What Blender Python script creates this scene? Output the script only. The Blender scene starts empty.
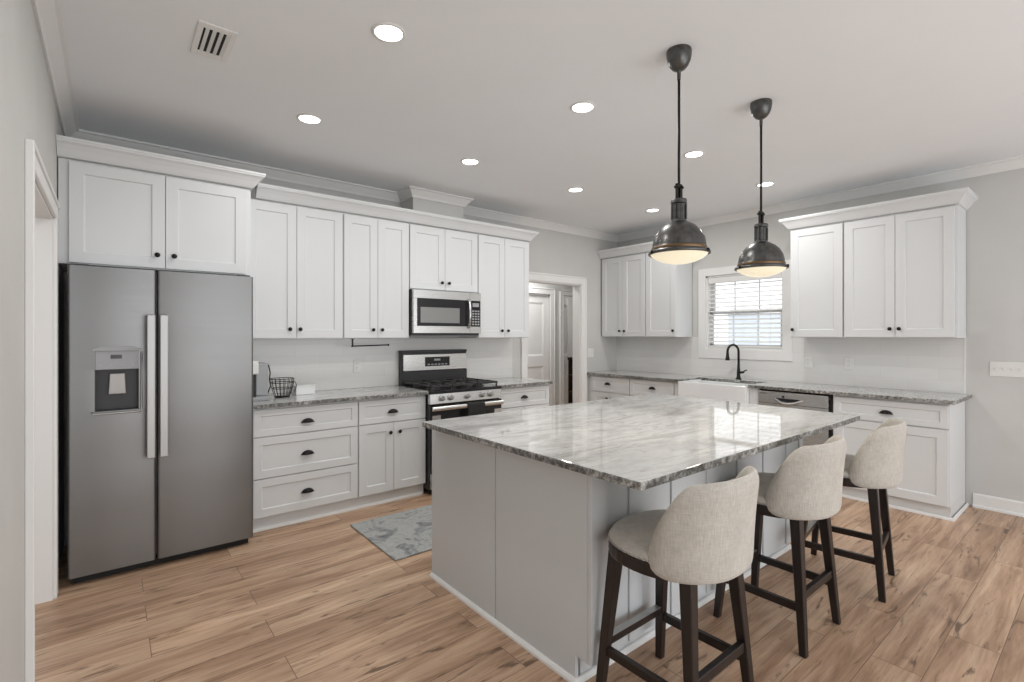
import bpy, bmesh, math, random
from mathutils import Vector, Matrix
random.seed(7)
S = bpy.context.scene
R = math.radians
PI = math.pi

# ------------------------------------------------------------------ camera
cd = bpy.data.cameras.new('camera')
cam = bpy.data.objects.new('camera', cd)
S.collection.objects.link(cam)
S.camera = cam
cam.location = (-5.47, -4.431, 1.397)
cam.rotation_euler = (R(90), 0, R(-39.02))
cd.sensor_width = 36.0
cd.lens = 495.37 / 1024 * 36
cd.shift_y = -5.87 / 1024
cd.clip_start = 0.02

# ------------------------------------------------------------------ world, view, lights
W = bpy.data.worlds.new('world')
S.world = W
W.use_nodes = True
bg = W.node_tree.nodes['Background']
bg.inputs[0].default_value = (0.965, 0.98, 1.0, 1)
bg.inputs[1].default_value = 1.5
S.view_settings.view_transform = 'Standard'
S.view_settings.look = 'None'
S.view_settings.exposure = 0.07
S.view_settings.gamma = 1.0
S.view_settings.use_curve_mapping = False

def area_light(name, loc, rot, sx, sy, power, col=(1, 1, 1), shape='RECTANGLE'):
    l = bpy.data.lights.new(name, 'AREA')
    l.shape = shape; l.size = sx; l.size_y = sy; l.energy = power; l.color = col
    o = bpy.data.objects.new(name, l)
    S.collection.objects.link(o)
    o.location = loc; o.rotation_euler = rot
    return o

# unseen fill lights added to brighten the kitchen, the hall and side rooms
area_light('open_end_fill', (-3.2, -6.5, 1.2), (R(90), 0, 0), 4.6, 1.8, 36, (0.97, 0.985, 1.0))  # added soft fill across the room's open end, no window built
area_light('hall_fill', (-0.9, 0.7, 2.6), (0, 0, 0), 0.4, 0.4, 18, (1.0, 0.99, 0.98))  # added to lift the hall door and walls
area_light('side_room_fill', (1.3, 1.8, 2.7), (0, 0, 0), 0.4, 0.4, 16, (1.0, 0.98, 0.95))  # added to brighten the wall beyond the ajar door
area_light('left_room_fill', (-6.5, -1.5, 2.7), (0, 0, 0), 0.4, 0.4, 1.5, (1.0, 0.98, 0.95))  # unseen fill, faintly lights the left opening's jamb
CAN_POWER = 7.0

# ------------------------------------------------------------------ mesh helpers
C = S.collection
def link(name, bm, mats, parent=None, smooth=False, bevel=0, seg=1, angle=35):
    me = bpy.data.meshes.new(name)
    bmesh.ops.recalc_face_normals(bm, faces=bm.faces[:])
    bm.to_mesh(me); bm.free()
    if not isinstance(mats, (list, tuple)): mats = [mats]
    for m in mats: me.materials.append(m)
    o = bpy.data.objects.new(name, me)
    C.objects.link(o)
    if parent is not None: o.parent = parent
    if smooth:
        for p in me.polygons: p.use_smooth = True
    if bevel:
        b = o.modifiers.new('bevel', 'BEVEL'); b.width = bevel; b.segments = seg
        b.limit_method = 'ANGLE'; b.angle_limit = R(angle)
    return o
def smooth_by_angle(o, deg=40):
    me = o.data
    for p in me.polygons: p.use_smooth = True
    bm = bmesh.new(); bm.from_mesh(me)
    for e in bm.edges:
        if len(e.link_faces) == 2 and e.calc_face_angle(0) > R(deg): e.smooth = False
    bm.to_mesh(me); bm.free()
    return o
def B(): return bmesh.new()
def box(bm, x0, x1, y0, y1, z0, z1, mi=0):
    x0, x1 = min(x0, x1), max(x0, x1); y0, y1 = min(y0, y1), max(y0, y1); z0, z1 = min(z0, z1), max(z0, z1)
    v = [bm.verts.new(p) for p in ((x0,y0,z0),(x1,y0,z0),(x1,y1,z0),(x0,y1,z0),(x0,y0,z1),(x1,y0,z1),(x1,y1,z1),(x0,y1,z1))]
    fs = []
    for q in ((3,2,1,0),(4,5,6,7),(0,1,5,4),(1,2,6,5),(2,3,7,6),(3,0,4,7)):
        f = bm.faces.new([v[i] for i in q]); f.material_index = mi; fs.append(f)
    return fs
def prism(bm, poly, z0, z1, mi=0, side=None):
    a = [bm.verts.new((x, y, z0)) for x, y in poly]
    b = [bm.verts.new((x, y, z1)) for x, y in poly]
    n = len(poly)
    bm.faces.new(a[::-1]).material_index = mi
    bm.faces.new(b).material_index = mi
    for i in range(n):
        bm.faces.new((a[i], a[(i+1) % n], b[(i+1) % n], b[i])).material_index = mi if side is None else side
def loft(bm, rings, closed=True, cap0=True, cap1=True, mi=0):
    V = [[bm.verts.new(p) for p in r] for r in rings]
    n = len(V[0])
    for a, b in zip(V, V[1:]):
        for i in range(n if closed else n - 1):
            j = (i + 1) % n
            bm.faces.new((a[i], a[j], b[j], b[i])).material_index = mi
    if cap0: bm.faces.new(V[0][::-1]).material_index = mi
    if cap1: bm.faces.new(V[-1]).material_index = mi
    return V
def lathe(bm, prof, c=(0,0,0), n=24, axis='z', mi=0):
    rings = []
    for r, h in prof:
        ring = []
        for i in range(n):
            a = 2*PI*i/n; p, q = max(r, 1e-4)*math.cos(a), max(r, 1e-4)*math.sin(a)
            if axis == 'z': v = (c[0]+p, c[1]+q, c[2]+h)
            elif axis == 'y': v = (c[0]+p, c[1]+h, c[2]+q)
            else: v = (c[0]+h, c[1]+p, c[2]+q)
            ring.append(v)
        rings.append(ring)
    loft(bm, rings, mi=mi)
def tube(bm, pts, r, n=8, closed=False, mi=0):
    P = [Vector(p) for p in pts]; m = len(P); rings = []
    up = None
    for i in range(m):
        if closed: t = P[(i+1) % m] - P[i-1]
        else: t = P[min(i+1, m-1)] - P[max(i-1, 0)]
        t.normalize()
        if up is None:
            up = Vector((0,0,1)) if abs(t.z) < .9 else Vector((1,0,0))
        s = t.cross(up)
        if s.length < 1e-4: s = t.cross(Vector((0,1,0)))
        s.normalize(); up = s.cross(t).normalized()
        rr = r[i] if isinstance(r, (list, tuple)) else r
        rings.append([tuple(P[i] + rr*(math.cos(2*PI*k/n)*s + math.sin(2*PI*k/n)*up)) for k in range(n)])
    if closed: loft(bm, rings + [rings[0]], cap0=False, cap1=False, mi=mi); bmesh.ops.remove_doubles(bm, verts=bm.verts[:], dist=1e-6)
    else: loft(bm, rings, mi=mi)
def bar(bm, a, b, w0, d0, w1=None, d1=None, yaw=0):
    """square bar from a to b, section w (local x) by d (local y), horizontal end cuts"""
    w1 = w0 if w1 is None else w1; d1 = d0 if d1 is None else d1
    def ring(p, w, d):
        return [(p[0]+sx*w/2, p[1]+sy*d/2, p[2]) for sx, sy in ((-1,-1),(1,-1),(1,1),(-1,1))]
    loft(bm, [ring(a, w0, d0), ring(b, w1, d1)])
def sweep(bm, path, prof, side=1):
    """path: plan polyline; prof: closed list of (offset to the side, z); mitred"""
    n = len(path); rings = []
    P = [Vector(p) for p in path]
    for i in range(n):
        def nrm(a, b):
            t = (b - a).normalized(); return Vector((t.y, -t.x)) * side
        if i == 0: m = nrm(P[0], P[1])
        elif i == n-1: m = nrm(P[-2], P[-1])
        else:
            a, b = nrm(P[i-1], P[i]), nrm(P[i], P[i+1]); m = (a + b); m = m / (m.dot(a))
        rings.append([(P[i].x + m.x*o, P[i].y + m.y*o, z) for o, z in prof])
    loft(bm, rings)

def empty(name, loc=(0,0,0), rz=0):
    o = bpy.data.objects.new(name, None); C.objects.link(o)
    o.location = loc; o.rotation_euler = (0, 0, rz); o.empty_display_size = .1
    return o
def tag(o, label=None, cat=None, group=None, kind=None):
    if label: o['label'] = label
    if cat: o['category'] = cat
    if group: o['group'] = group
    if kind: o['kind'] = kind
    return o
def thing(name, label, cat, loc=(0,0,0), rz=0, group=None):
    return tag(empty(name, loc, rz), label, cat, group)
def struct(name, bm, m, parent=None, **k):
    o = link(name, bm, m, parent, **k)
    if parent is None: o['kind'] = 'structure'
    return o
def copy_tree(o, parent=None):
    c = o.copy(); C.objects.link(c)
    if parent is not None: c.parent = parent
    for ch in [x for x in bpy.data.objects if x.parent == o]:
        copy_tree(ch, c)
    return c

# ------------------------------------------------------------------ materials
def mat(name, col=(.8,.8,.8), rough=.5, metal=0, spec=.5, emit=None, estr=0):
    m = bpy.data.materials.new(name); m.use_nodes = True
    p = m.node_tree.nodes['Principled BSDF']
    p.inputs['Base Color'].default_value = (*col, 1)
    p.inputs['Roughness'].default_value = rough
    p.inputs['Metallic'].default_value = metal
    p.inputs['Specular IOR Level'].default_value = spec
    if emit: p.inputs['Emission Color'].default_value = (*emit, 1); p.inputs['Emission Strength'].default_value = estr
    return m
class NT:
    def __init__(s, m): s.t = m.node_tree; s.p = s.t.nodes['Principled BSDF']
    def n(s, typ, **k):
        o = s.t.nodes.new(typ)
        for a, b in k.items():
            if a.startswith('i_'):
                o.inputs[a[2:].replace('_', ' ')].default_value = b
            else: setattr(o, a, b)
        return o
    def l(s, a, b): s.t.links.new(a, b)
    def coords(s, scale=(1,1,1), rot=(0,0,0), loc=(0,0,0)):
        tc = s.n('ShaderNodeTexCoord'); mp = s.n('ShaderNodeMapping')
        mp.inputs['Scale'].default_value = scale; mp.inputs['Rotation'].default_value = rot; mp.inputs['Location'].default_value = loc
        s.l(tc.outputs['Object'], mp.inputs['Vector']); return mp.outputs['Vector']
    def noise(s, vec, scale, detail=4, rough=.5, dist=0):
        o = s.n('ShaderNodeTexNoise'); o.inputs['Scale'].default_value = scale; o.inputs['Detail'].default_value = detail
        o.inputs['Roughness'].default_value = rough; o.inputs['Distortion'].default_value = dist
        s.l(vec, o.inputs['Vector']); return o.outputs['Fac']
    def ramp(s, fac, stops):
        o = s.n('ShaderNodeValToRGB'); e = o.color_ramp.elements
        while len(e) < len(stops): e.new(.5)
        for q, (p, c) in zip(e, stops):
            q.position = p; q.color = (*c, 1) if isinstance(c, tuple) else (c, c, c, 1)
        s.l(fac, o.inputs['Fac']); return o.outputs['Color']
    def mix(s, a, b, fac, mode='MIX'):
        o = s.n('ShaderNodeMix', data_type='RGBA', blend_type=mode)
        for v, i in ((a, 6), (b, 7), (fac, 0)):
            if hasattr(v, 'is_linked') or hasattr(v, 'links'): s.l(v, o.inputs[i])
            elif i == 0: o.inputs[0].default_value = v
            else: o.inputs[i].default_value = (*v, 1)
        return o.outputs[2]
    def bump(s, h, strength=.2, dist=.01):
        o = s.n('ShaderNodeBump'); o.inputs['Strength'].default_value = strength; o.inputs['Distance'].default_value = dist
        s.l(h, o.inputs['Height']); s.l(o.outputs['Normal'], s.p.inputs['Normal'])

def paint(name, col, rough=.5, spec=.35, var=.03, sc=2.5):
    m = mat(name, col, rough, spec=spec); t = NT(m)
    n = t.noise(t.coords(), sc, 3)
    t.l(t.ramp(n, [(.3, tuple(c*(1-var) for c in col)), (.7, tuple(min(1, c*(1+var)) for c in col))]), t.p.inputs['Base Color'])
    n2 = t.noise(t.coords(), 180, 2); t.bump(n2, .04, .002)
    return m
M = {}
M['wall'] = paint('wall_paint', (.60, .597, .58), .85, .2)
M['ceil'] = paint('ceiling_paint', (.865, .885, .905), .9, .15, .008)
M['white'] = paint('white_trim_paint', (.80, .797, .785), .45, .4, .01)
M['cab'] = paint('cabinet_paint', (.70, .715, .722), .42, .4, .01)
M['isl'] = paint('island_paint', (.63, .655, .67), .45, .4, .01)
M['black'] = mat('black_metal', (.018, .017, .016), .38, .7)
M['iron'] = mat('cast_iron', (.05, .05, .05), .42, .5)
M['dark'] = mat('dark_plastic', (.03, .03, .032), .4)
M['rubber_and_shade'] = mat('black_rubber_and_shade', (.012, .012, .012), .8)  # matte black parts, plus the painted shade in vent and handle recess
M['glassblack'] = mat('black_glass', (.018, .018, .02), .12, spec=.4)
M['white_plastic'] = mat('white_plastic', (.78, .78, .76), .35)
M['vinyl'] = mat('white_vinyl', (.82, .83, .84), .4)
M['ceramic'] = mat('white_ceramic', (.82, .835, .84), .12, spec=.6)
M['emit'] = mat('led_lens', (.9, .9, .9), .4, emit=(1, .985, .95), estr=7)
M['greyplast'] = mat('grey_plastic', (.34, .35, .36), .4)
M['silver'] = mat('satin_silver', (.46, .46, .455), .42, .8)

def steel(name, col, rough=.3, vert=True):
    m = mat(name, col, rough, 1.0); t = NT(m)
    v = t.coords((300, 300, 1.5) if not vert else (1.2, 1.2, 260))
    n = t.noise(v, 1.0, 3)
    r = t.n('ShaderNodeMapRange'); r.inputs['To Min'].default_value = rough-.05; r.inputs['To Max'].default_value = rough+.09
    t.l(n, r.inputs['Value']); t.l(r.outputs['Result'], t.p.inputs['Roughness'])
    n2 = t.noise(t.coords((1.2, 1, 1.8)), 1.1, 1); t.bump(n2, .25, .03)
    return m
M['steel'] = steel('brushed_stainless', (.235, .235, .233), .36)
M['steel_light'] = steel('bright_stainless', (.68, .68, .67), .24)

def granite(name):
    m = mat(name, (.7,.7,.69), .04, spec=.55); t = NT(m)
    v = t.coords((1.0, 2.6, 1), (0, 0, R(-16)))
    warp = t.noise(t.coords(), 2.2, 4, .6)
    wv = t.n('ShaderNodeTexNoise'); wv.inputs['Scale'].default_value = 1.6; wv.inputs['Detail'].default_value = 8; wv.inputs['Roughness'].default_value = .62; wv.inputs['Distortion'].default_value = 1.6
    t.l(v, wv.inputs['Vector'])
    base = t.ramp(wv.outputs['Fac'], [(.30, (.32,.32,.31)), (.40, (.44,.442,.435)), (.50, (.53,.535,.53)), (.60, (.60,.605,.60)), (.72, (.47,.47,.46))])
    vein = t.noise(t.coords((.7, 4.6, 1), (0, 0, R(-14)), (3, 1, 0)), 1.5, 7, .6, 1.6)
    vm = t.ramp(vein, [(.485, 0.0), (.50, .5), (.51, .5), (.525, 0.0)])
    c1 = t.mix(base, (.30,.285,.26), vm)
    sp = t.noise(t.coords(), 95, 3, .6)
    sm = t.ramp(sp, [(.30, .4), (.42, 0.0)])
    c2 = t.mix(c1, (.38,.375,.36), sm)
    sp2 = t.noise(t.coords(), 22, 4, .7)
    c3 = t.mix(c2, t.ramp(sp2, [(.35, (.88,.88,.87)), (.65, (1,1,1))]), .8, 'MULTIPLY')
    t.l(c3, t.p.inputs['Base Color'])
    return m
def granite_edge(name):
    m = mat(name, (.3,.3,.28), .35, spec=.4); t = NT(m)
    n = t.noise(t.coords(), 42, 5, .7)
    n2 = t.noise(t.coords(), 7, 3, .6)
    c = t.ramp(n, [(.35, (.06,.058,.054)), (.48, (.24,.235,.22)), (.58, (.48,.475,.455)), (.70, (.70,.695,.68))])
    c = t.mix(c, t.ramp(n2, [(.38, (.35,.35,.34)), (.62, (1,1,1))]), .85, 'MULTIPLY')
    t.l(c, t.p.inputs['Base Color']); t.bump(n, .5, .006)
    return m
M['granite'] = granite('polished_granite'); M['gedge'] = granite_edge('granite_edge')

def floor_mat():
    m = mat('oak_planks', (.5,.33,.2), .38, spec=.35); t = NT(m)
    v = t.coords()
    br = t.n('ShaderNodeTexBrick')
    br.offset = .37; br.offset_frequency = 2
    br.inputs['Scale'].default_value = 1; br.inputs['Brick Width'].default_value = 1.22; br.inputs['Row Height'].default_value = .178
    br.inputs['Mortar Size'].default_value = .0016; br.inputs['Mortar Smooth'].default_value = .2
    br.inputs['Color1'].default_value = (0,0,0,1); br.inputs['Color2'].default_value = (1,1,1,1); br.inputs['Mortar'].default_value = (.5,.5,.5,1)
    t.l(v, br.inputs['Vector'])
    # offset grain for each plank by its own random value
    sep = t.n('ShaderNodeSeparateColor'); t.l(br.outputs['Color'], sep.inputs[0])
    mul = t.n('ShaderNodeMath', operation='MULTIPLY'); mul.inputs[1].default_value = 37.0; t.l(sep.outputs[0], mul.inputs[0])
    cmb = t.n('ShaderNodeCombineXYZ'); t.l(mul.outputs[0], cmb.inputs[0]); t.l(mul.outputs[0], cmb.inputs[2])
    def gv(sc):
        a = t.n('ShaderNodeVectorMath', operation='MULTIPLY'); a.inputs[1].default_value = sc; t.l(v, a.inputs[0])
        b = t.n('ShaderNodeVectorMath', operation='ADD'); t.l(a.outputs[0], b.inputs[0]); t.l(cmb.outputs[0], b.inputs[1]); return b.outputs[0]
    g1 = t.noise(gv((1.1, 11, 1)), 1.0, 6, .62, .8)
    base = t.ramp(g1, [(.25, (.25,.150,.093)), (.40, (.43,.275,.178)), (.53, (.57,.385,.262)), (.70, (.68,.50,.355))])
    g2 = t.noise(gv((4, 70, 1)), 1.0, 4, .65)
    c = t.mix(base, t.ramp(g2, [(.3, (.70,.67,.65)), (.5, (.95,.95,.95)), (.7, (1.12,1.12,1.12))]), .75, 'MULTIPLY')
    kn = t.noise(gv((3.2, 22, 1)), 1.0, 4, .6, 1.1)
    km = t.ramp(kn, [(.585, 0.0), (.68, .85)])
    c = t.mix(c, (.13,.078,.048), km)
    pn = t.noise(gv((.9, 3.0, 1)), 1.0, 3, .5)
    c = t.mix(c, t.ramp(pn, [(.35, (.84,.82,.81)), (.65, (1.06,1.06,1.06))]), 1.0, 'MULTIPLY')
    tone = t.ramp(sep.outputs[0], [(0, (.93,.92,.92)), (1, (1.04,1.04,1.03))])
    c = t.mix(c, tone, 1.0, 'MULTIPLY')
    c = t.mix(c, (.16,.10,.065), br.outputs['Fac'])
    t.l(c, t.p.inputs['Base Color'])
    t.bump(g2, .06, .003)
    return m
M['floor'] = floor_mat()

def tile_mat(name, axis):
    m = mat(name, (.74,.735,.72), .14, spec=.5); t = NT(m)
    rot = (R(90), 0, 0) if axis == 'x' else (R(90), 0, R(90))
    tc = t.n('ShaderNodeTexCoord'); sp = t.n('ShaderNodeSeparateXYZ'); cb = t.n('ShaderNodeCombineXYZ')
    t.l(tc.outputs['Object'], sp.inputs[0]); t.l(sp.outputs[0 if axis == 'x' else 1], cb.inputs[0]); t.l(sp.outputs[2], cb.inputs[1])
    br = t.n('ShaderNodeTexBrick'); br.offset = .5
    br.inputs['Scale'].default_value = 1; br.inputs['Brick Width'].default_value = .405; br.inputs['Row Height'].default_value = .1015
    br.inputs['Mortar Size'].default_value = .0013; br.inputs['Mortar Smooth'].default_value = .4
    br.inputs['Color1'].default_value = (.73,.725,.71,1); br.inputs['Color2'].default_value = (.765,.76,.745,1); br.inputs['Mortar'].default_value = (.665,.66,.645,1)
    t.l(cb.outputs[0], br.inputs['Vector']); t.l(br.outputs['Color'], t.p.inputs['Base Color'])
    inv = t.n('ShaderNodeMath', operation='SUBTRACT'); inv.inputs[0].default_value = 1; t.l(br.outputs['Fac'], inv.inputs[1])
    t.bump(inv.outputs[0], .25, .002)
    return m
M['tile_x'] = tile_mat('subway_tile_x', 'x'); M['tile_y'] = tile_mat('subway_tile_y', 'y')

def fabric():
    m = mat('linen_fabric', (.44,.41,.365), .95, spec=.15); t = NT(m)
    a = t.noise(t.coords((260, 260, 30)), 1, 2); b = t.noise(t.coords((30, 30, 300)), 1, 2)
    c = t.mix(t.ramp(a, [(.3, (.45,.425,.385)), (.7, (.55,.525,.48))]), t.ramp(b, [(.3, (.88,.875,.87)), (.7, (1.08,1.08,1.08))]), .7, 'MULTIPLY')
    n = t.noise(t.coords(), 14, 4, .6)
    c = t.mix(c, t.ramp(n, [(.3, (.90,.89,.88)), (.7, (1.08,1.08,1.08))]), .8, 'MULTIPLY')
    t.l(c, t.p.inputs['Base Color']); t.bump(a, .25, .003)
    try: t.p.inputs['Sheen Weight'].default_value = .3
    except Exception: pass
    return m
M['fabric'] = fabric()
def wood_dark():
    m = mat('espresso_wood', (.03,.02,.017), .33, spec=.45); t = NT(m)
    n = t.noise(t.coords((14, 14, 1.6)), 1.5, 4, .6)
    t.l(t.ramp(n, [(.3, (.010,.0075,.007)), (.7, (.024,.0165,.0145))]), t.p.inputs['Base Color'])
    return m
M['espresso'] = wood_dark()
def rug_mat():
    m = mat('rug_pile', (.4,.4,.4), .95, spec=.1); t = NT(m)
    a = t.noise(t.coords(), 5.5, 6, .65, 1.4)
    c = t.ramp(a, [(.32, (.165,.18,.185)), (.44, (.33,.345,.345)), (.52, (.47,.475,.46)), (.60, (.36,.375,.375)), (.72, (.58,.575,.55))])
    b = t.noise(t.coords(), 220, 2)
    c = t.mix(c, t.ramp(b, [(.3, (.75,.75,.75)), (.7, (1.1,1.1,1.1))]), .7, 'MULTIPLY')
    t.l(c, t.p.inputs['Base Color']); t.bump(b, .4, .004)
    return m
M['rug'] = rug_mat()
def pendant_metal():
    m = mat('aged_pewter', (.07,.07,.07), .34, .85); t = NT(m)
    n = t.noise(t.coords(), 40, 4, .6)
    t.l(t.ramp(n, [(.3, (.075,.075,.075)), (.7, (.135,.133,.128))]), t.p.inputs['Base Color'])
    return m
M['pewter'] = pendant_metal()
M['bronze'] = mat('bronze_rim', (.17,.11,.06), .4, .8)
def opal():
    m = mat('lit_opal_glass', (.40,.37,.31), .25, emit=(1.0,.87,.62), estr=.66); t = NT(m)
    return m
M['opal'] = opal()
gm = mat('window_glass', (1,1,1), .0); gm.node_tree.nodes['Principled BSDF'].inputs['Transmission Weight'].default_value = 1.0
gm.node_tree.nodes['Principled BSDF'].inputs['IOR'].default_value = 1.02
M['glass'] = gm
M['siding'] = paint('blue_grey_siding', (.70,.76,.83), .8)
M['leaf'] = paint('hedge_leaf', (.10,.16,.07), .8, var=.4, sc=9)
M['grass'] = paint('lawn', (.16,.22,.09), .9, var=.3, sc=4)
M['concrete'] = paint('pale_concrete', (.78,.78,.77), .9, var=.05, sc=1)
M['brownwood'] = mat('brown_wood', (.07,.035,.02), .5)

# ------------------------------------------------------------------ room shell
XL, ZC = -5.709, 2.762
WT = .13
bm = B(); box(bm, -7.4, 0, -6.6, 0, -.06, 0); box(bm, -2.6, 2.6, 0, 3.0, -.06, 0)
struct('floor', bm, M['floor'])
bm = B(); box(bm, -7.4, 0.13, -6.6, 0.13, ZC, ZC+.08); box(bm, -2.6, 2.6, 0.13, 3.0, ZC, ZC+.08)
struct('ceiling', bm, M['ceil'])
# range wall with the hall doorway
DX0, DX1, DZ = -1.655, -.735, 2.05
bm = B(); box(bm, XL-WT, DX0, 0, WT, 0, ZC); box(bm, DX1, 0, 0, WT, 0, ZC); box(bm, DX0, DX1, 0, WT, DZ, ZC)
struct('wall_back', bm, M['wall'])
# left wall with an opening
LY0, LY1, LZ = -1.88, -.867, 2.018
bm = B(); box(bm, XL-WT, XL, LY1, 0, 0, ZC); box(bm, XL-WT, XL, -6.6, LY0, 0, ZC); box(bm, XL-WT, XL, LY0, LY1, LZ, ZC)
struct('wall_left', bm, M['wall'])
bm = B(); box(bm, -7.4, -7.3, -3.2, .2, 0, ZC); struct('wall_side_room', bm, M['wall'])
# window wall
WY0, WY1, WZ0, WZ1 = -2.195, -1.325, 1.235, 2.09
bm = B(); box(bm, 0, WT, WY1, WT, 0, ZC); box(bm, 0, WT, -6.6, WY0, 0, ZC); box(bm, 0, WT, WY0, WY1, 0, WZ0); box(bm, 0, WT, WY0, WY1, WZ1, ZC)
struct('wall_right', bm, M['wall'])
# hall beyond the doorway
bm = B(); HY = 1.2
box(bm, -2.6, -.943, HY, HY+.1, 0, ZC); box(bm, -.143, .147, HY, HY+.1, 0, ZC); box(bm, .80, 2.6, HY, HY+.1, 0, ZC)
box(bm, -.943, -.143, HY, HY+.1, 2.03, ZC); box(bm, .147, .80, HY, HY+.1, 2.03, ZC); struct('wall_hall', bm, M['wall'])
bm = B(); box(bm, -2.6, -2.5, WT, HY, 0, ZC); box(bm, 2.5, 2.6, WT, 3.0, 0, ZC); box(bm, .13, 2.5, WT-.03, WT+.02, 0, ZC); box(bm, .0, 2.5, 2.9, 3.0, 0, ZC); box(bm, 0, .1, HY+.1, 3.0, 0, ZC)
struct('wall_hall_side', bm, M['wall'])

# crown moulding of the room
prof = [(0, ZC), (0, ZC-.075), (.012, ZC-.078), (.02, ZC-.062), (.045, ZC-.036), (.062, ZC-.016), (.078, ZC-.012), (.078, ZC)]
bm = B()
CHX0, CHX1, CHY = -3.275, -2.715, -.255
sweep(bm, [(XL, -6.6), (XL, 0), (CHX0, 0), (CHX0, CHY), (CHX1, CHY), (CHX1, 0), (0, 0), (0, -6.6)], prof, 1)
o = struct('trim_1', bm, M['white'])
bm = B(); box(bm, CHX0, CHX1, CHY, 0, 2.47, ZC); struct('trim_2', bm, M['wall'])   # boxed vent chase over the range cabinet

# door casings
def casing_x(name, x0, x1, z, y, yo, m=M['white'], w=.092, t=.018):
    bm = B(); s = 1 if yo > 0 else -1
    for a, b, c, d in ((x0-w, x0, 0, z), (x1, x1+w, 0, z), (x0-w, x1+w, z, z+w)):
        box(bm, a, b, y, y+s*t, c, d)
        # back band
    box(bm, x0-w-.004, x0-w+.016, y, y+s*(t+.008), 0, z+w+.004); box(bm, x1+w-.016, x1+w+.004, y, y+s*(t+.008), 0, z+w+.004)
    box(bm, x0-w-.004, x1+w+.004, y, y+s*(t+.008), z+w-.016, z+w+.004)
    return struct(name, bm, m, bevel=.003)
casing_x('trim_3', DX0, DX1, DZ, 0, -1)
bm = B(); box(bm, DX0, DX0+.012, 0, WT, 0, DZ); box(bm, DX1-.012, DX1, 0, WT, 0, DZ); box(bm, DX0, DX1, 0, WT, DZ-.012, DZ)
struct('trim_4', bm, M['white'])
casing_x('trim_5', -.943, -.143, 2.03, HY, -1)
casing_x('trim_6', .147, .80, 2.03, HY, -1, w=.085)
# left opening casing and jamb
bm = B(); w = .08
for a, b, c, d in ((LY0-w, LY0, 0, LZ), (LY1, LY1+w, 0, LZ), (LY0-w, LY1+w, LZ, LZ+w)):
    box(bm, XL, XL+.018, a, b, c, d)
box(bm, XL, XL+.026, LY0-w-.004, LY0-w+.016, 0, LZ+w); box(bm, XL, XL+.026, LY0-w, LY1+w, LZ+w-.016, LZ+w+.004)
struct('trim_7', bm, M['white'], bevel=.003)
bm = B(); box(bm, XL-WT, XL+.002, LY1-.012, LY1, 0, LZ); box(bm, XL-WT, XL+.002, LY0, LY0+.012, 0, LZ); box(bm, XL-WT, XL+.002, LY0, LY1, LZ-.012, LZ)
struct('trim_8', bm, M['white'])
# baseboards
bm = B(); sweep(bm, [(0, -3.66), (0, -6.6)], [(0, 0), (0, .112), (.008, .112), (.014, .10), (.014, .022), (.026, .016), (.028, 0)], 1)
struct('baseboard_right', bm, M['white'])
bm = B(); sweep(bm, [(XL, -6.6), (XL, LY0-w-.005)], [(0, 0), (0, .112), (.008, .112), (.014, .10), (.014, 0)], 1)
struct('baseboard_left', bm, M['white'])

# panel door in the hall (closed)
def panel_slab(bm, x0, x1, y, z0, z1, t=.035, panels=None, rec=.010):
    box(bm, x0, x1, y, y+t, z0, z1)
def shaker_front(bm, x0, x1, z0, z1, yf, t=.02, rail=.058, rec=.009, opens=None, bead=.004):
    """slab whose front (towards -y) is at yf, with recessed rectangles"""
    if opens is None: opens = [(x0+rail, x1-rail, z0+rail, z1-rail)]
    xs = sorted({x0, x1} | {o[0] for o in opens} | {o[1] for o in opens})
    zs = sorted({z0, z1} | {o[2] for o in opens} | {o[3] for o in opens})
    V = {}
    def v(x, y, z):
        k = (round(x, 5), round(y, 5), round(z, 5))
        if k not in V: V[k] = bm.verts.new(k)
        return V[k]
    def inside(xa, za): return any(o[0] < xa < o[1] and o[2] < za < o[3] for o in opens)
    for a, b in zip(xs, xs[1:]):
        for c, d in zip(zs, zs[1:]):
            if not inside((a+b)/2, (c+d)/2):
                bm.faces.new((v(a,yf,c), v(b,yf,c), v(b,yf,d), v(a,yf,d)))
    for (a, b, c, d) in opens:
        e = bead
        o4 = [v(a,yf,c), v(b,yf,c), v(b,yf,d), v(a,yf,d)]
        i4 = [bm.verts.new(p) for p in ((a+e,yf+rec,c+e), (b-e,yf+rec,c+e), (b-e,yf+rec,d-e), (a+e,yf+rec,d-e))]
        for i in range(4):
            bm.faces.new((o4[i], o4[(i+1) % 4], i4[(i+1) % 4], i4[i]))
        bm.faces.new(i4)
    yb = yf + t
    bk = [bm.verts.new(p) for p in ((x0,yb,z0), (x1,yb,z0), (x1,yb,z1), (x0,yb,z1))]
    bm.faces.new(bk[::-1])
    bot = [v(x, yf, z0) for x in xs]; top = [v(x, yf, z1) for x in xs]; lf = [v(x0, yf, z) for z in zs]; rt = [v(x1, yf, z) for z in zs]
    bm.faces.new(bot[::-1] + [bk[0], bk[1]]); bm.faces.new(top + [bk[2], bk[3]])
    bm.faces.new(lf + [bk[3], bk[0]]); bm.faces.new(rt[::-1] + [bk[1], bk[2]])
bm = B(); shaker_front(bm, -.939, -.147, .01, 2.02, HY+.03, t=.035, opens=[(-.83, -.25, .20, .92), (-.83, -.25, 1.08, 1.90)], rec=.012, bead=.03)
struct('door_1', bm, M['white'])
d2 = empty('door_2', (.155, HY+.04, 0), R(35)); d2['kind'] = 'structure'
bm = B(); shaker_front(bm, 0, .62, .01, 2.02, 0, t=.035, opens=[(.1, .52, .2, .9), (.1, .52, 1.06, 1.90)], rec=.012, bead=.03); link('door_slab', bm, M['white'], d2)
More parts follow.
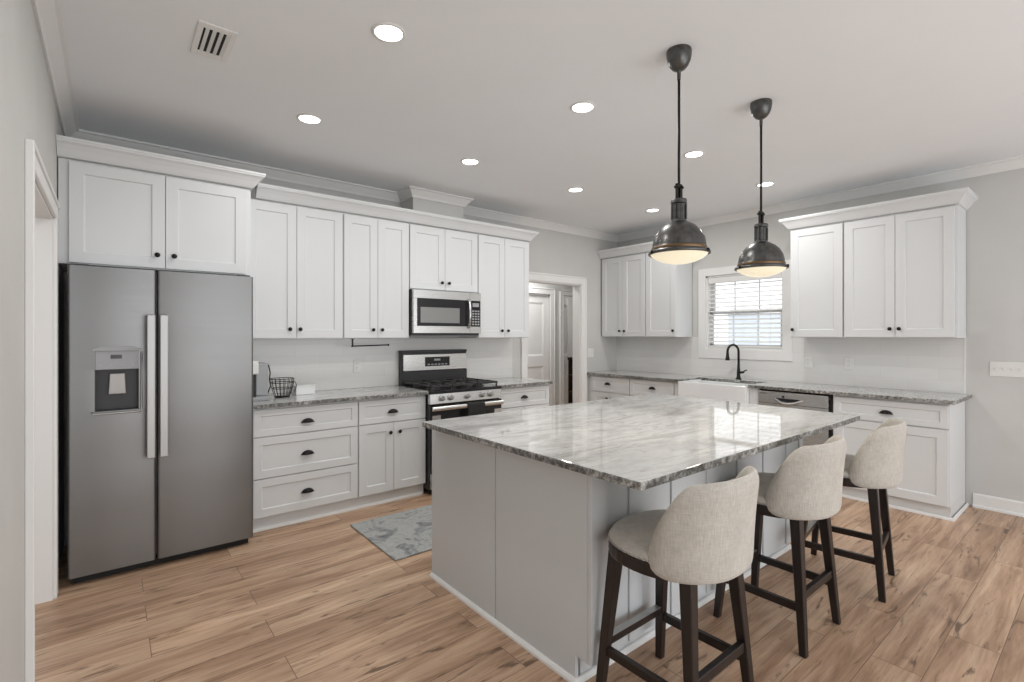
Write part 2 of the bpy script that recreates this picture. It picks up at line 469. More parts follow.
bm = B(); lathe(bm, [(.026, 0), (.026, -.008), (.010, -.012), (.010, -.035), (.024, -.045), (.027, -.06), (.016, -.07), (0, -.071)], (.57, 0, 1.0), 16, 'y'); link('door_knob', bm, M['black'], d2, smooth=True)
# dark bookcase glimpsed through the narrow hall opening
bc = thing('bookcase', 'dark brown narrow bookcase glimpsed through the hall doorway', 'bookcase', (1.50, 2.25, 0))
bm = B()
for x in (-.35, .35): box(bm, x-.012, x+.012, -.15, .15, 0, .96)
box(bm, -.35, .35, .14, .15, 0, .96); link('case', bm, M['brownwood'], bc)
for z in (.02, .33, .64, .95):
    bm = B(); box(bm, -.338, .338, -.15, .14, z-.01, z+.01); link('shelf', bm, M['brownwood'], bc)

# ------------------------------------------------------------------ window
win = empty('window_1', (0, 0, 0)); win['kind'] = 'structure'
bm = B(); w = .088
for a, b, c, d in ((WY0-w, WY0, WZ0-w-.02, WZ1+w), (WY1, WY1+w, WZ0-w-.02, WZ1+w), (WY0, WY1, WZ1, WZ1+w), (WY0, WY1, WZ0-w-.02, WZ0)):
    box(bm, -.02, .0, a, b, c, d)
link('window_casing', bm, M['white'], win, bevel=.002)
bm = B()
box(bm, 0, WT, WY0, WY0+.02, WZ0, WZ1); box(bm, 0, WT, WY1-.02, WY1, WZ0, WZ1); box(bm, 0, WT, WY0, WY1, WZ1-.02, WZ1); box(bm, -.012, WT, WY0, WY1, WZ0, WZ0+.02)
link('window_jamb', bm, M['white'], win)
ZM = 1.665
def sash(x, z0, z1):
    bm = B(); y0, y1 = WY0+.02, WY1-.02; s = .035
    box(bm, x-.015, x+.015, y0, y0+s, z0, z1); box(bm, x-.015, x+.015, y1-s, y1, z0, z1); box(bm, x-.015, x+.015, y0, y1, z0, z0+s); box(bm, x-.015, x+.015, y0, y1, z1-s, z1)
    for k in (1, 2):
        yy = y0 + (y1-y0)*k/3; box(bm, x-.006, x+.006, yy-.005, yy+.005, z0+s, z1-s)
    s_ = link('sash', bm, M['vinyl'], win)
    bm = B(); box(bm, x-.003, x+.003, y0+s, y1-s, z0+s, z1-s); link('pane', bm, M['glass'], s_)
sash(.075, WZ0+.02, ZM+.02); sash(.108, ZM-.02, WZ1-.02)
# horizontal blind, slats open
bl = thing('window_blind', 'white horizontal slat blind, slats open, in the window over the sink', 'blind', (0, 0, 0))
bm = B()
box(bm, .004, .03, WY0+.024, WY1-.024, 2.0, 2.068); link('valance', bm, M['white_plastic'], bl, bevel=.003)
bm = B(); z = 1.975
while z > 1.285:
    rings = []
    for yy in (WY0+.026, WY1-.026):
        rings.append([(.036 + u*math.cos(R(22)) , yy, z + u*math.sin(R(22)) + .0025*math.cos(u/.024*1.5)*0 + q) for u, q in ((-.023, 0), (0, .003), (.023, 0), (.023, -.0022), (0, .0008), (-.023, -.0022))])
    loft(bm, rings); z -= .050
link('slats', bm, M['white_plastic'], bl)
bm = B(); box(bm, .014, .052, WY0+.026, WY1-.026, 1.258, 1.276); link('bottom_rail', bm, M['white_plastic'], bl, bevel=.003)
for yy in (WY1-.14, (WY0+WY1)/2, WY0+.14):
    bm = B(); box(bm, .0115, .0125, yy-.0015, yy+.0015, 1.27, 2.0); link('ladder_cord', bm, M['white_plastic'], bl)

# outdoors
bm = B(); box(bm, .2, 60, -20, 40, -.5, -.4); tag(link('driveway', bm, M['concrete']), 'pale concrete driveway outside the kitchen window', 'driveway', kind='structure')
nb = thing('neighbour_house', 'pale blue grey house wall outside the window over the sink', 'house', (22.0, 8.9, -.4))
bm = B(); box(bm, 0, 3, -.9, .9, 0, 3.0)
for k in range(20): box(bm, -.02, 0, -.9, .9, k*.15, k*.15+.13)
link('wall', bm, M['siding'], nb)
bm = B(); loft(bm, [[(-.3, -1.1, 3.0), (-.3, 1.1, 3.0), (-.3, 0, 3.5)], [(3.3, -1.1, 3.0), (3.3, 1.1, 3.0), (3.3, 0, 3.5)]]); link('roof', bm, M['concrete'], nb)

# ------------------------------------------------------------------ cabinet hardware and boxes
def knob(parent, x, yf, z):
    bm = B(); lathe(bm, [(.007, 0), (.006, -.012), (.0135, -.016), (.0155, -.022), (.013, -.028), (0, -.030)], (x, yf, z), 14, 'y')
    return link('knob', bm, M['black'], parent, smooth=True)
def cup_pull(parent, x, yf, z, w=.085):
    bm = B(); n = 14; m = 6; rings = []
    # half dome: flange up, open below
    for j in range(m+1):
        t = j/m*PI/2
        rings.append([(x + w/2*math.cos(PI*i/n)*(math.cos(t)*.999+.001), yf - .026*math.sin(t), z - .014 + .029*math.sin(PI*i/n)*(.25+.75*math.cos(t))) for i in range(n+1)])
    loft(bm, rings, closed=False, cap0=False, cap1=False)
    box(bm, x-w/2-.004, x+w/2+.004, yf-.003, yf, z-.015, z-.010)
    o = link('cup_pull', bm, M['black'], parent, smooth=True)
    s = o.modifiers.new('solid', 'SOLIDIFY'); s.thickness = .003; s.offset = 0
    return o
def cabinet(name, label, cat, group, loc, rz, w, z0, z1, d, fronts, toe=False, notch=None):
    t = thing(name, label, cat, loc, rz, group)
    bm = B(); box(bm, 0, w, -(d-.021), -.012, z0, z1); link('body', bm, M['cab'], t, bevel=.0015)
    if toe:
        bm = B(); box(bm, 0, w, -(d-.05), -.012, 0, z0); link('toe_kick', bm, M['cab'], t)
    for f in fronts:
        k, x0, x1, a, b = f[:5]; g = .0018
        bm = B(); rl = .066 if k == 'door' else .045
        if k == 'drawer' and b-a > .2: rl = .055
        shaker_front(bm, x0+g, x1-g, a+g, b-g, -d, rail=rl)
        o = link(k, bm, M['cab'], t, bevel=.0012)
        if k == 'door':
            if f[5]: knob(o, f[5][0], -d, f[5][1])
        else: cup_pull(o, f[5][0], -d, f[5][1])
    return t
def upper(label, loc, rz, w, splits, knobs, group, z0=1.375, z1=2.42, d=.35):
    """splits: door edges in local x; knobs: x positions (or None)"""
    fr = []
    for (a, b), k in zip(zip(splits, splits[1:]), knobs):
        fr.append(('door', a, b, z0+.004, z1-.012, (k, z0+.075)))
    return cabinet('upper_cabinet', label, 'cabinet', group, loc, rz, w, z0, z1, d, fr)
RZ = -PI/2
GU = 'white wall cabinets around the kitchen'
# over the fridge
cabinet('fridge_cabinet', 'deep white two-door cabinet mounted above the refrigerator', 'cabinet', None, (XL+.005, 0, 0), 0, .998, 1.812, 2.42, .60,
        [('door', .045, .505, 1.818, 2.408, (.462, 1.90)), ('door', .505, .968, 1.818, 2.408, (.55, 1.90))])
def rw(x): return x + 4.70
UX = [(-4.70, -3.967, -4.335, (-4.389, -4.313), 'tall white wall cabinet beside the fridge cabinet, over the coffee maker'),
      (-3.965, -3.362, -3.664, (-3.711, -3.63), 'white wall cabinet with paper towel bar mounted beneath it')]
for x0, x1, xm, kn, lb in UX:
    upper(lb, (x0, 0, 0), 0, x1-x0, (.004, xm-x0, x1-x0-.004), (kn[0]-x0, kn[1]-x0), GU, z0=1.368)
upper('short white wall cabinet directly above the microwave', (-3.36, 0, 0), 0, .758, (.004, .374, .754), (-3.027+3.36, -2.949+3.36), GU, z0=1.818)
upper('white wall cabinet between the microwave and the hall doorway', (-2.60, 0, 0), 0, .683, (.004, .340, .679), (-2.306+2.60, -2.224+2.60), GU, z0=1.368)
upper('white double-door wall cabinet tucked in the corner beside the hall doorway', (0, -.022, 0), RZ, .70, (.004, .350, .696), (.31, .387), GU)
upper('white single-door wall cabinet left of the kitchen window', (0, -.724, 0), RZ, .426, (.004, .422), (.39,), GU)
upper('white single-door wall cabinet right of the kitchen window', (0, -2.394, 0), RZ, .450, (.004, .446), (.03,), GU)
upper('white double-door wall cabinet at the far right end of the window wall', (0, -2.846, 0), RZ, .772, (.004, .377, .757), (.345, .408), GU)

# crowns on the cabinets
cp = [(-.003, 2.421), (.004, 2.424), (.014, 2.437), (.030, 2.462), (.048, 2.484), (.064, 2.496), (.066, 2.505), (.070, 2.507), (.070, 2.52), (-.02, 2.52), (-.02, 2.421)]
def crown(label, path):
    bm = B(); sweep(bm, path, [(o+.004, z) if o > 0 else (o+.004, z) for o, z in cp], 1)
    return tag(link('cabinet_crown', bm, M['cab']), label, 'molding')
# travel so that the outward side is on the right of travel
crown('white crown molding around the top of the cabinet above the fridge', [(XL+.002, -.600), (-4.703, -.600), (-4.703, -.002)])
crown('long white crown molding on the cabinets above the range', [(-4.628, -.350), (-1.915, -.350), (-1.915, -.002)])
crown('white crown molding on the corner cabinets left of the window', [(-.002-.35, -.004), (-.350, -1.151), (-.002, -1.151)])
crown('white crown molding on the cabinets right of the window', [(-.002, -2.392), (-.350, -2.392), (-.350, -3.619), (-.002, -3.619)])

# base cabinets, range wall
GB = 'white base cabinets under the granite counters'
cabinet('base_cabinet', 'white base cabinet with three wide drawers beside the fridge', 'cabinet', GB, (-4.70, 0, 0), 0, .761, .10, .882, .60,
        [('drawer', .004, .757, .676, .868, (.373, .762)), ('drawer', .004, .757, .380, .672, (.373, .524)), ('drawer', .004, .757, .106, .376, (.373, .241))], toe=True)
cabinet('base_cabinet', 'white base cabinet with one drawer over two doors left of the range', 'cabinet', GB, (-3.938, 0, 0), 0, .608, .10, .882, .60,
        [('drawer', .004, .604, .676, .868, (.296, .767)), ('door', .004, .304, .106, .672, (.268, .592)), ('door', .304, .604, .106, .672, (.352, .592))], toe=True)
cabinet('base_cabinet', 'white base cabinet right of the range beside the hall doorway', 'cabinet', GB, (-2.552, 0, 0), 0, .70, .10, .882, .60,
        [('drawer', .004, .696, .676, .868, (.35, .772)), ('door', .004, .35, .106, .672, (.31, .60)), ('door', .35, .696, .106, .672, (.39, .60))], toe=True)
# base cabinets, window wall
cabinet('base_cabinet', 'white corner base cabinet whose drawer is farthest left on the window wall', 'cabinet', GB, (0, -.004, 0), RZ, .670, .10, .882, .60,
        [('drawer', .06, .666, .676, .868, (.33, .785)), ('door', .06, .366, .106, .672, (.33, .60)), ('door', .366, .666, .106, .672, (.40, .60))], toe=True)
cabinet('base_cabinet', 'white base cabinet with cup-pull drawer just left of the sink', 'cabinet', GB, (0, -.676, 0), RZ, .610, .10, .882, .60,
        [('drawer', .004, .606, .676, .868, (.32, .785)), ('door', .004, .305, .106, .672, (.27, .60)), ('door', .305, .606, .106, .672, (.34, .60))], toe=True)
sb = cabinet('sink_base_cabinet', 'white base cabinet directly below the apron sink', 'cabinet', None, (0, -1.288, 0), RZ, .915, .10, .62, .60,
        [('door', .09, .46, .106, .61, (.42, .55)), ('door', .46, .83, .106, .61, (.50, .55))], toe=True)
for x0, x1 in ((0, .088), (.836, .915)):
    bm = B(); box(bm, x0, x1, -.598, -.3, .10, .882); link('side_stile', bm, M['cab'], sb)
cabinet('base_cabinet', 'white base cabinet with wide drawer right of the dishwasher', 'cabinet', GB, (0, -2.838, 0), RZ, .774, .10, .882, .60,
        [('drawer', .012, .768, .690, .868, (.385, .775)), ('door', .012, .39, .106, .684, None), ('door', .39, .768, .106, .684, None)], toe=True)
# shoe moulding at the toe kicks
sp = [(0, 0), (0, .022), (.006, .020), (.012, .010), (.013, 0)]
bm = B(); sweep(bm, [(-4.70, -.552), (-3.351, -.552)], sp, 1); struct('trim_9', bm, M['white'])
bm = B(); sweep(bm, [(-.552, -2.84), (-.552, -3.622), (-.002, -3.622)], sp, 1); struct('trim_10', bm, M['white'])
bm = B(); sweep(bm, [(-2.55, -.552), (-1.85, -.552), (-1.85, -.002)], sp, 1); struct('trim_11', bm, M['white'])

# ------------------------------------------------------------------ countertops and backsplash
def counter(label, polys, name='countertop', z0=.884, z1=.914, mi=None):
    bm = B(); prism(bm, polys, z0, z1, 0, 1)
    o = link(name, bm, [M['granite'], M['gedge']], None, bevel=.004, seg=2); return tag(o, label, 'countertop')
counter('grey veined granite countertop left of the range under the coffee maker', [(-4.705, -.645), (-3.330, -.645), (-3.330, -.012), (-4.705, -.012)])
counter('short grey granite countertop between the range and the hall doorway', [(-2.552, -.645), (-1.825, -.645), (-1.825, -.012), (-2.552, -.012)])
SY0, SY1 = -2.125, -1.375
counter('long grey granite countertop under the window, cut around the sink',
        [(-.645, -.01), (-.645, SY1), (-.21, SY1), (-.21, SY0), (-.645, SY0), (-.645, -3.655), (-.012, -3.655), (-.012, -.01)])
counter('large light grey veined granite island countertop', [(-4.118, -3.435), (-1.965, -3.435), (-1.965, -1.965), (-4.118, -1.965)])
bm = B(); box(bm, -4.72, -1.882, -.010, 0, .914, 1.368); tag(link('tile_backsplash', bm, M['tile_x']), kind='structure')
bm = B(); box(bm, -.010, 0, -1.139, 0, .914, 1.375); box(bm, -.010, 0, -2.38, -1.139, .914, 1.125); box(bm, -.010, 0, -3.605, -2.38, .914, 1.375)
box(bm, -.010, 0, WY1+.088, -1.139, 1.125, 1.375); box(bm, -.010, 0, -2.38, WY0-.088, 1.125, 1.375)
tag(link('tile_backsplash', bm, M['tile_y']), kind='structure')
bm = B(); box(bm, -.012, 0, -3.615, -3.605, .914, 1.375); struct('trim_12', bm, M['white'])

# ------------------------------------------------------------------ island
isl = thing('kitchen_island', 'large white painted kitchen island base under the granite top', 'kitchen island', (-3.0, -2.5, 0))
ox, oy = 3.0, 2.5
bm = B(); box(bm, -4.005+ox, -2.0+ox, -3.118+oy, -1.93+oy, .11, .884); box(bm, -3.99+ox, -2.02+ox, -3.045+oy, -1.99+oy, 0, .11); link('body', bm, M['isl'], isl)
# end panel facing the fridge with its toe notch and two boards
for y0, y1 in ((-2.513, -1.905), (-3.112, -2.519)):
    bm = B()
    if y0 < -3: 
        prof2 = [(y1, 0), (y1, .884), (y0, .884), (y0, .11), (-3.048, .11), (-3.048, 0)]
    else: prof2 = [(y1, 0), (y1, .884), (y0, .884), (y0, 0)]
    loft(bm, [[(-4.022+ox, y+oy, z) for y, z in prof2], [(-4.004+ox, y+oy, z) for y, z in prof2]])
    link('end_panel', bm, M['isl'], isl, bevel=.0015)
bm = B(); box(bm, -4.022+ox, -3.93+ox, -3.134+oy, -3.116+oy, .11, .884); box(bm, -4.022+ox, -4.004+ox, -3.116+oy, -3.1135+oy, .11, .884); link('corner_stile', bm, M['isl'], isl, bevel=.002)
x = -3.777
for i in range(6):
    a = -3.777 + .3075*i
    bm = B(); box(bm, a+ox, a+.087+ox, -3.127+oy, -3.118+oy, .11, .884); link('batten', bm, M['isl'], isl, bevel=.0015)
bm = B(); box(bm, -2.045+ox, -1.99+ox, -3.127+oy, -3.118+oy, .11, .884); link('batten', bm, M['isl'], isl)
bm = B(); sweep(bm, [(-4.022+ox, -1.905+oy), (-4.022+ox, -3.048+oy), (-1.995+ox, -3.048+oy)], [(0, 0), (0, .022), (.007, .020), (.015, .010), (.016, 0)], 1)
link('shoe_molding', bm, M['white'], isl)
for i in range(3):
    bm = B(); a = -3.98 + .655*i
    shaker_front(bm, -(a+.65)-ox, -a-ox, .115, .875, 0)
    for v in bm.verts: v.co = Vector((-v.co.x, -v.co.y + (-1.91+oy), v.co.z))
    link('door', bm, M['isl'], isl)

# ------------------------------------------------------------------ refrigerator
fr = thing('refrigerator', 'stainless steel side-by-side refrigerator with water dispenser', 'refrigerator', (-5.195, -.445, 0))
fr.scale = (.985, 1, 1)
fx, fy = 5.195, .38
bm = B(); box(bm, -5.655+fx, -4.735+fx, -.655+fy, -.03+fy, .03, 1.775); link('body', bm, M['greyplast'], fr, bevel=.004)
bm = B(); box(bm, -5.645+fx, -4.745+fx, -.665+fy, -.60+fy, .004, .062)
for i in range(26): box(bm, -5.63+fx+i*.0335, -5.63+fx+i*.0335+.022, -.672+fy, -.665+fy, .028, .055)
link('base_grille', bm, M['rubber_and_shade'], fr)
for x in (-5.6, -4.8):
    bm = B(); lathe(bm, [(.02, 0), (.02, .03)], (x+fx, -.6+fy, 0), 12); lathe(bm, [(.02, 0), (.02, .03)], (x+fx, -.1+fy, 0), 12); link('foot', bm, M['rubber_and_shade'], fr)
for x in (-5.62, -4.79):
    bm = B(); box(bm, x-.03+fx, x+.05+fx, -.70+fy, -.56+fy, 1.775, 1.795); link('hinge_cover', bm, M['dark'], fr, bevel=.004)
def fdoor(x0, x1, hole=None):
    # door with rounded vertical edges
    bm = B(); r = .014
    def sect(x0, x1):
        p = [(x0, -.66)]
        for k in range(5): a = PI + k*PI/8; p.append((x0+r+r*math.cos(a), -.71+r+r*math.sin(a)))
        for k in range(5): a = 1.5*PI + k*PI/8; p.append((x1-r+r*math.cos(a), -.71+r+r*math.sin(a)))
        p.append((x1, -.66)); return [(a+fx, b+fy) for a, b in p]
    if not hole:
        prism(bm, sect(x0, x1), .05, 1.785)
    else:
        hx0, hx1, hz0, hz1 = hole
        prism(bm, sect(x0, x1), .05, hz0); prism(bm, sect(x0, x1), hz1, 1.785)
        pl = sect(x0, x1); 
        prism(bm, [(x0+fx, -.66+fy)] + pl[1:6] + [(hx0+fx, -.71+fy), (hx0+fx, -.66+fy)], hz0, hz1)
        prism(bm, [(hx1+fx, -.66+fy), (hx1+fx, -.71+fy)] + pl[6:11] + [(x1+fx, -.66+fy)], hz0, hz1)
    o = link('door', bm, M['steel'], fr); return smooth_by_angle(o, 30)
HX0, HX1, HZ0, HZ1 = -5.545, -5.342, .962, 1.20
d1 = fdoor(-5.662, -5.2585, (HX0, HX1, HZ0, HZ1)); d1_ = fdoor(-5.2515, -4.722)
def fhandle(x0, x1, par):
    bm = B(); box(bm, x0+fx, x1+fx, -.775+fy, -.757+fy, .672, 1.518)
    for z in (.70, 1.47): box(bm, x0+.006+fx, x1-.006+fx, -.758+fy, -.71+fy, z, z+.022)
    link('handle', bm, M['silver'], par, bevel=.005, seg=2)
fhandle(-5.307, -5.265, d1); fhandle(-5.243, -5.201, d1_)
bm = B(); box(bm, HX0+.002+fx, HX1-.002+fx, -.715+fy, -.705+fy, 1.20, 1.312)
poly = [(HX0-.012, 1.305), (HX0-.012, 1.318), (HX0+.03, 1.332), (HX1-.03, 1.332), (HX1+.012, 1.318), (HX1+.012, 1.305)]
loft(bm, [[(x+fx, -.722+fy, z) for x, z in poly], [(x+fx, -.70+fy, z) for x, z in poly]])
dp = link('dispenser_panel', bm, M['greyplast'], d1, bevel=.002)
dp['label'] = 'grey control panel above the dispenser'
bm = B(); box(bm, -5.474+fx, -5.422+fx, -.7165+fy, -.714+fy, 1.262, 1.284); link('display', bm, M['glassblack'], dp)
bm = B()
for k in range(4):
    lathe(bm, [(.004, -.716), (.004, -.7175)], (-5.52+k*.05+fx, fy, 1.225), 8, 'y')
link('buttons', bm, M['silver'], dp)
bm = B()
box(bm, HX0+fx, HX1+fx, -.662+fy, -.656+fy, HZ0, HZ1); box(bm, HX0+fx, HX0+.004+fx, -.71+fy, -.656+fy, HZ0, HZ1); box(bm, HX1-.004+fx, HX1+fx, -.71+fy, -.656+fy, HZ0, HZ1); box(bm, HX0+fx, HX1+fx, -.71+fy, -.656+fy, HZ1-.004, HZ1); box(bm, HX0+fx, HX1+fx, -.71+fy, -.656+fy, HZ0, HZ0+.004)
link('dispenser_niche', bm, M['dark'], d1)
bm = B(); a, b = [( -5.478, 1.175), (-5.408, 1.175), (-5.402, 1.055), (-5.484, 1.055)], 0
loft(bm, [[(x+fx, -.700+fy + (0.0 if z > 1.1 else .012), z) for x, z in a], [(x+fx, -.680+fy, z) for x, z in a]])
link('dispenser_paddle', bm, M['silver'], d1, bevel=.006, seg=2)
bm = B(); tube(bm, [(HX0-.012+fx, -.718+fy, HZ0+.0), (HX0-.006+fx, -.725+fy, HZ0-.012), (HX1+.006+fx, -.725+fy, HZ0-.012), (HX1+.012+fx, -.718+fy, HZ0), (HX1+.012+fx, -.716+fy, 1.30)], .006, 8)
link('dispenser_trim', bm, M['silver'], d1, smooth=True)

# ------------------------------------------------------------------ range
rg = thing('gas_range', 'stainless steel gas range with black grates and back control panel', 'stove', (-2.952, -.36, 0))
gx, gy = 2.952, .36
X0, X1 = -3.325, -2.560
def gb(bm, x0, x1, y0, y1, z0, z1): box(bm, x0+gx, x1+gx, y0+gy, y1+gy, z0, z1)
bm = B(); gb(bm, X0, X1, -.64, -.02, .05, .895); link('body', bm, M['dark'], rg)
for x in (X0+.05, X1-.05):
    for y in (-.58, -.1):
        bm = B(); lathe(bm, [(.018, 0), (.018, .05)], (x+gx, y+gy, 0), 10); link('foot', bm, M['rubber_and_shade'], rg)
bm = B(); gb(bm, X0, X1, -.67, -.06, .895, .912); gb(bm, X0-.014, X1, -.685, -.67, .885, .912); link('cooktop', bm, M['glassblack'], rg, bevel=.004)
bm = B(); gb(bm, X0+.018, X1, -.09, -.02, .895, 1.045); gb(bm, X0+.018, X1, -.075, -.02, 1.045, 1.245); gb(bm, X0+.016, X1+.002, -.085, -.02, 1.225, 1.248); bg_ = link('backguard', bm, M['dark'], rg, bevel=.003)
bm = B(); gb(bm, X0+.034, X1-.004, -.088, -.07, 1.048, 1.208); link('backguard_face', bm, M['steel_light'], bg_, bevel=.003)
bm = B(); gb(bm, -3.055, -2.775, -.092, -.086, 1.088, 1.180); link('clock_display', bm, M['glassblack'], bg_)
bm = B()
for k in range(6): gb(bm, -3.03+k*.04, -3.005+k*.04, -.0935, -.0915, 1.10, 1.112)
gb(bm, -2.955, -2.885, -.0935, -.0915, 1.142, 1.162); link('display_keys', bm, M['greyplast'], bg_)
bm = B(); loft(bm, [[(x, -.69+gy, .800), (x, -.647+gy, .800), (x, -.647+gy, .886), (x, -.678+gy, .886)] for x in (X0-.014+gx, X1-.004+gx)]); cpn = link('control_panel', bm, M['steel_light'], rg, bevel=.002)
for x in (-3.223, -3.136, -2.961, -2.792, -2.700):
    bm = B(); lathe(bm, [(.026, -.686), (.026, -.692), (.020, -.696), (.0185, -.716), (.016, -.722), (0, -.7225)], (x+gx, gy, .846), 18, 'y'); box(bm, x-.003+gx, x+.003+gx, -.728+gy, -.720+gy, .830, .862)
    link('knob', bm, M['silver'], cpn, smooth=False)
bm = B(); gb(bm, X0-.012, X1-.002, -.685, -.647, .205, .790); od = link('oven_door', bm, M['glassblack'], rg, bevel=.003)
bm = B(); gb(bm, X0+.006, X1-.006, -.688, -.684, .205, .27); gb(bm, X0+.006, X0+.09, -.688, -.684, .27, .70); gb(bm, X1-.09, X1-.006, -.688, -.684, .27, .70); link('door_frame', bm, M['steel_light'], od)
bm = B(); 
loft(bm, [[(x+gx, -.735+gy+.012*math.cos(a), .765+.019*math.sin(a)) for a in [2*PI*k/10 for k in range(10)]] for x in (X0-.015, X1-.025)])
for x in (X0+.03, X1-.06): gb(bm, x-.014, x+.014, -.735, -.685, .755, .775)
link('handle', bm, M['steel_light'], od)
bm = B(); gb(bm, X0+.006, X1-.006, -.680, -.64, .06, .195); link('drawer', bm, M['steel_light'], rg, bevel=.003)
# burners and grates
for x, y, r in ((-3.20, -.50, .05), (-3.20, -.22, .04), (-2.952, -.36, .055), (-2.71, -.50, .045), (-2.71, -.22, .05)):
    bm = B(); lathe(bm, [(r+.02, .912), (r+.015, .918), (r, .920), (r, .930), (r*.8, .934), (0, .934)], (x+gx, y+gy, 0), 20); link('burner', bm, M['iron'], rg, smooth=False)
for a, b in ((X0+.02, -3.09), (-3.08, -2.82), (-2.81, X1-.02)):
    bm = B(); t = .006
    for y in (-.64, -.47, -.30, -.12): gb(bm, a, b, y-t, y+t, .940, .956)
    for x in (a+t, (a+b)/2, b-t): gb(bm, x-t, x+t, -.64, -.12, .940, .956)
    for x in (a+t, b-t):
        for y in (-.634, -.126): gb(bm, x-t, x+t, y-t, y+t, .912, .940)
    for y in (-.555, -.21):
        for k in range(4):
            ang = PI/4 + k*PI/2; cx_, cy_ = (a+b)/2, y
            tube(bm, [(cx_+.02*math.cos(ang)+gx, cy_+.02*math.sin(ang)+gy, .950), (cx_+.105*math.cos(ang)+gx, cy_+.075*math.sin(ang)+gy, .950)], .005, 6)
    link('grate', bm, M['iron'], rg)
# towel over the oven handle
bm = B(); n = 10; rings = []
pathz = [(-.715, .60), (-.717, .70), (-.7185, .765), (-.724, .786), (-.735, .792), (-.746, .786), (-.7515, .765), (-.753, .68), (-.754, .52)]
for i in range(n+1):
    x = -2.995 + .19*i/n
    rings.append([(x, y - .0025*math.sin(i*1.9)*(1 if z < .76 else .2), z) for y, z in pathz])
loft(bm, rings, closed=False, cap0=False, cap1=False)
tw = link('dish_towel', bm, M['rubber_and_shade'], None, smooth=True); sm = tw.modifiers.new('s', 'SOLIDIFY'); sm.thickness = .004; sm.offset = 0
tag(tw, 'black dish towel folded over the oven door handle', 'towel')

# ------------------------------------------------------------------ microwave
mw = thing('microwave', 'stainless over-the-range microwave under the short cabinet', 'microwave', (-2.98, -.2, 1.39))
mx, my, mz = 2.98, .2, -1.39
def mb(bm, x0, x1, y0, y1, z0, z1): box(bm, x0+mx, x1+mx, y0+my, y1+my, z0+mz, z1+mz)
bm = B(); mb(bm, -3.355, -2.605, -.37, -.012, 1.395, 1.812); link('body', bm, M['dark'], mw, bevel=.002)
bm = B(); mb(bm, -3.345, -2.61, -.34, -.05, 1.385, 1.396); link('vent_underside', bm, M['greyplast'], mw)
# door as a frame around its glass
bm = B(); mb(bm, -3.35, -2.735, -.405, -.37, 1.735, 1.812); mb(bm, -3.35, -2.735, -.405, -.37, 1.415, 1.482); mb(bm, -3.35, -3.312, -.405, -.37, 1.482, 1.735)
dr = link('door', bm, M['steel_light'], mw, bevel=.002)
bm = B(); mb(bm, -3.312, -2.735, -.400, -.37, 1.482, 1.735); link('door_glass', bm, M['glassblack'], dr)
mm = mat('microwave_mesh', (.26, .265, .26), .25, .3)
bm = B(); mb(bm, -3.276, -2.855, -.402, -.399, 1.512, 1.655); link('viewing_window', bm, mm, dr)
bm = B(); tube(bm, [(-2.757+mx, -.405+my, 1.47+mz), (-2.757+mx, -.432+my, 1.485+mz), (-2.757+mx, -.44+my, 1.60+mz), (-2.757+mx, -.432+my, 1.725+mz), (-2.757+mx, -.405+my, 1.74+mz)], .012, 10); link('handle', bm, M['steel_light'], dr, smooth=True)
bm = B(); mb(bm, -2.733, -2.605, -.405, -.37, 1.415, 1.812); cpm = link('control_panel', bm, M['steel_light'], mw, bevel=.002)
bm = B(); mb(bm, -2.724, -2.615, -.407, -.404, 1.480, 1.735); link('touch_panel', bm, M['glassblack'], cpm)
bm = B()
for i in range(3):
    for j in range(6): mb(bm, -2.712+i*.032, -2.690+i*.032, -.408, -.4065, 1.495+j*.026, 1.510+j*.026)
mb(bm, -2.708, -2.632, -.408, -.4065, 1.675, 1.712)
link('keypad', bm, M['greyplast'], cpm)

# ------------------------------------------------------------------ dishwasher
dw = thing('dishwasher', 'stainless steel dishwasher right of the apron sink', 'dishwasher', (0, -2.207, 0), RZ)
bm = B(); box(bm, 0, .622, -.575, -.02, .09, .875); box(bm, .02, .60, -.53, -.1, 0, .09); link('body', bm, M['rubber_and_shade'], dw)
bm = B(); box(bm, .004, .606, -.612, -.575, .10, .865); dd = link('door', bm, M['steel_light'], dw, bevel=.004, seg=2)
bm = B(); box(bm, .006, .604, -.6135, -.611, .752, .756); link('panel_seam', bm, M['dark'], dd)
bm = B()
rings = []
for k in range(13):
    t = k/12; x = .145 + .255*t; s = math.sin(PI*t)
    rings.append([(x, -.612-.030*s, .808-.038*s), (x, -.612-.032*s, .800-.042*s), (x, -.6125-.018*s, .793-.050*s), (x, -.611, .792-.045*s), (x, -.611, .808-.03*s)])
loft(bm, rings); link('handle', bm, M['silver'], dd, smooth=True)
bm = B(); rings = [[(.165+.215*k/12, -.6128, .808), (.165+.215*k/12, -.6128, .807-.036*math.sin(PI*k/12)), (.165+.215*k/12, -.6115, .807-.036*math.sin(PI*k/12)), (.165+.215*k/12, -.6115, .808)] for k in range(13)]
loft(bm, rings); link('pocket_shade_sheet', bm, M['rubber_and_shade'], dd)  # flat black sheet painted in for the shade of the recess
bm = B(); lathe(bm, [(.011, -.611), (.011, -.618), (0, -.619)], (.233, 0, .823), 14, 'y'); link('power_button', bm, M['dark'], dd)
bm = B()
for k in range(5): box(bm, .022+k*.012, .031+k*.012, -.6125, -.611, .840, .846)
link('badge', bm, M['dark'], dd)

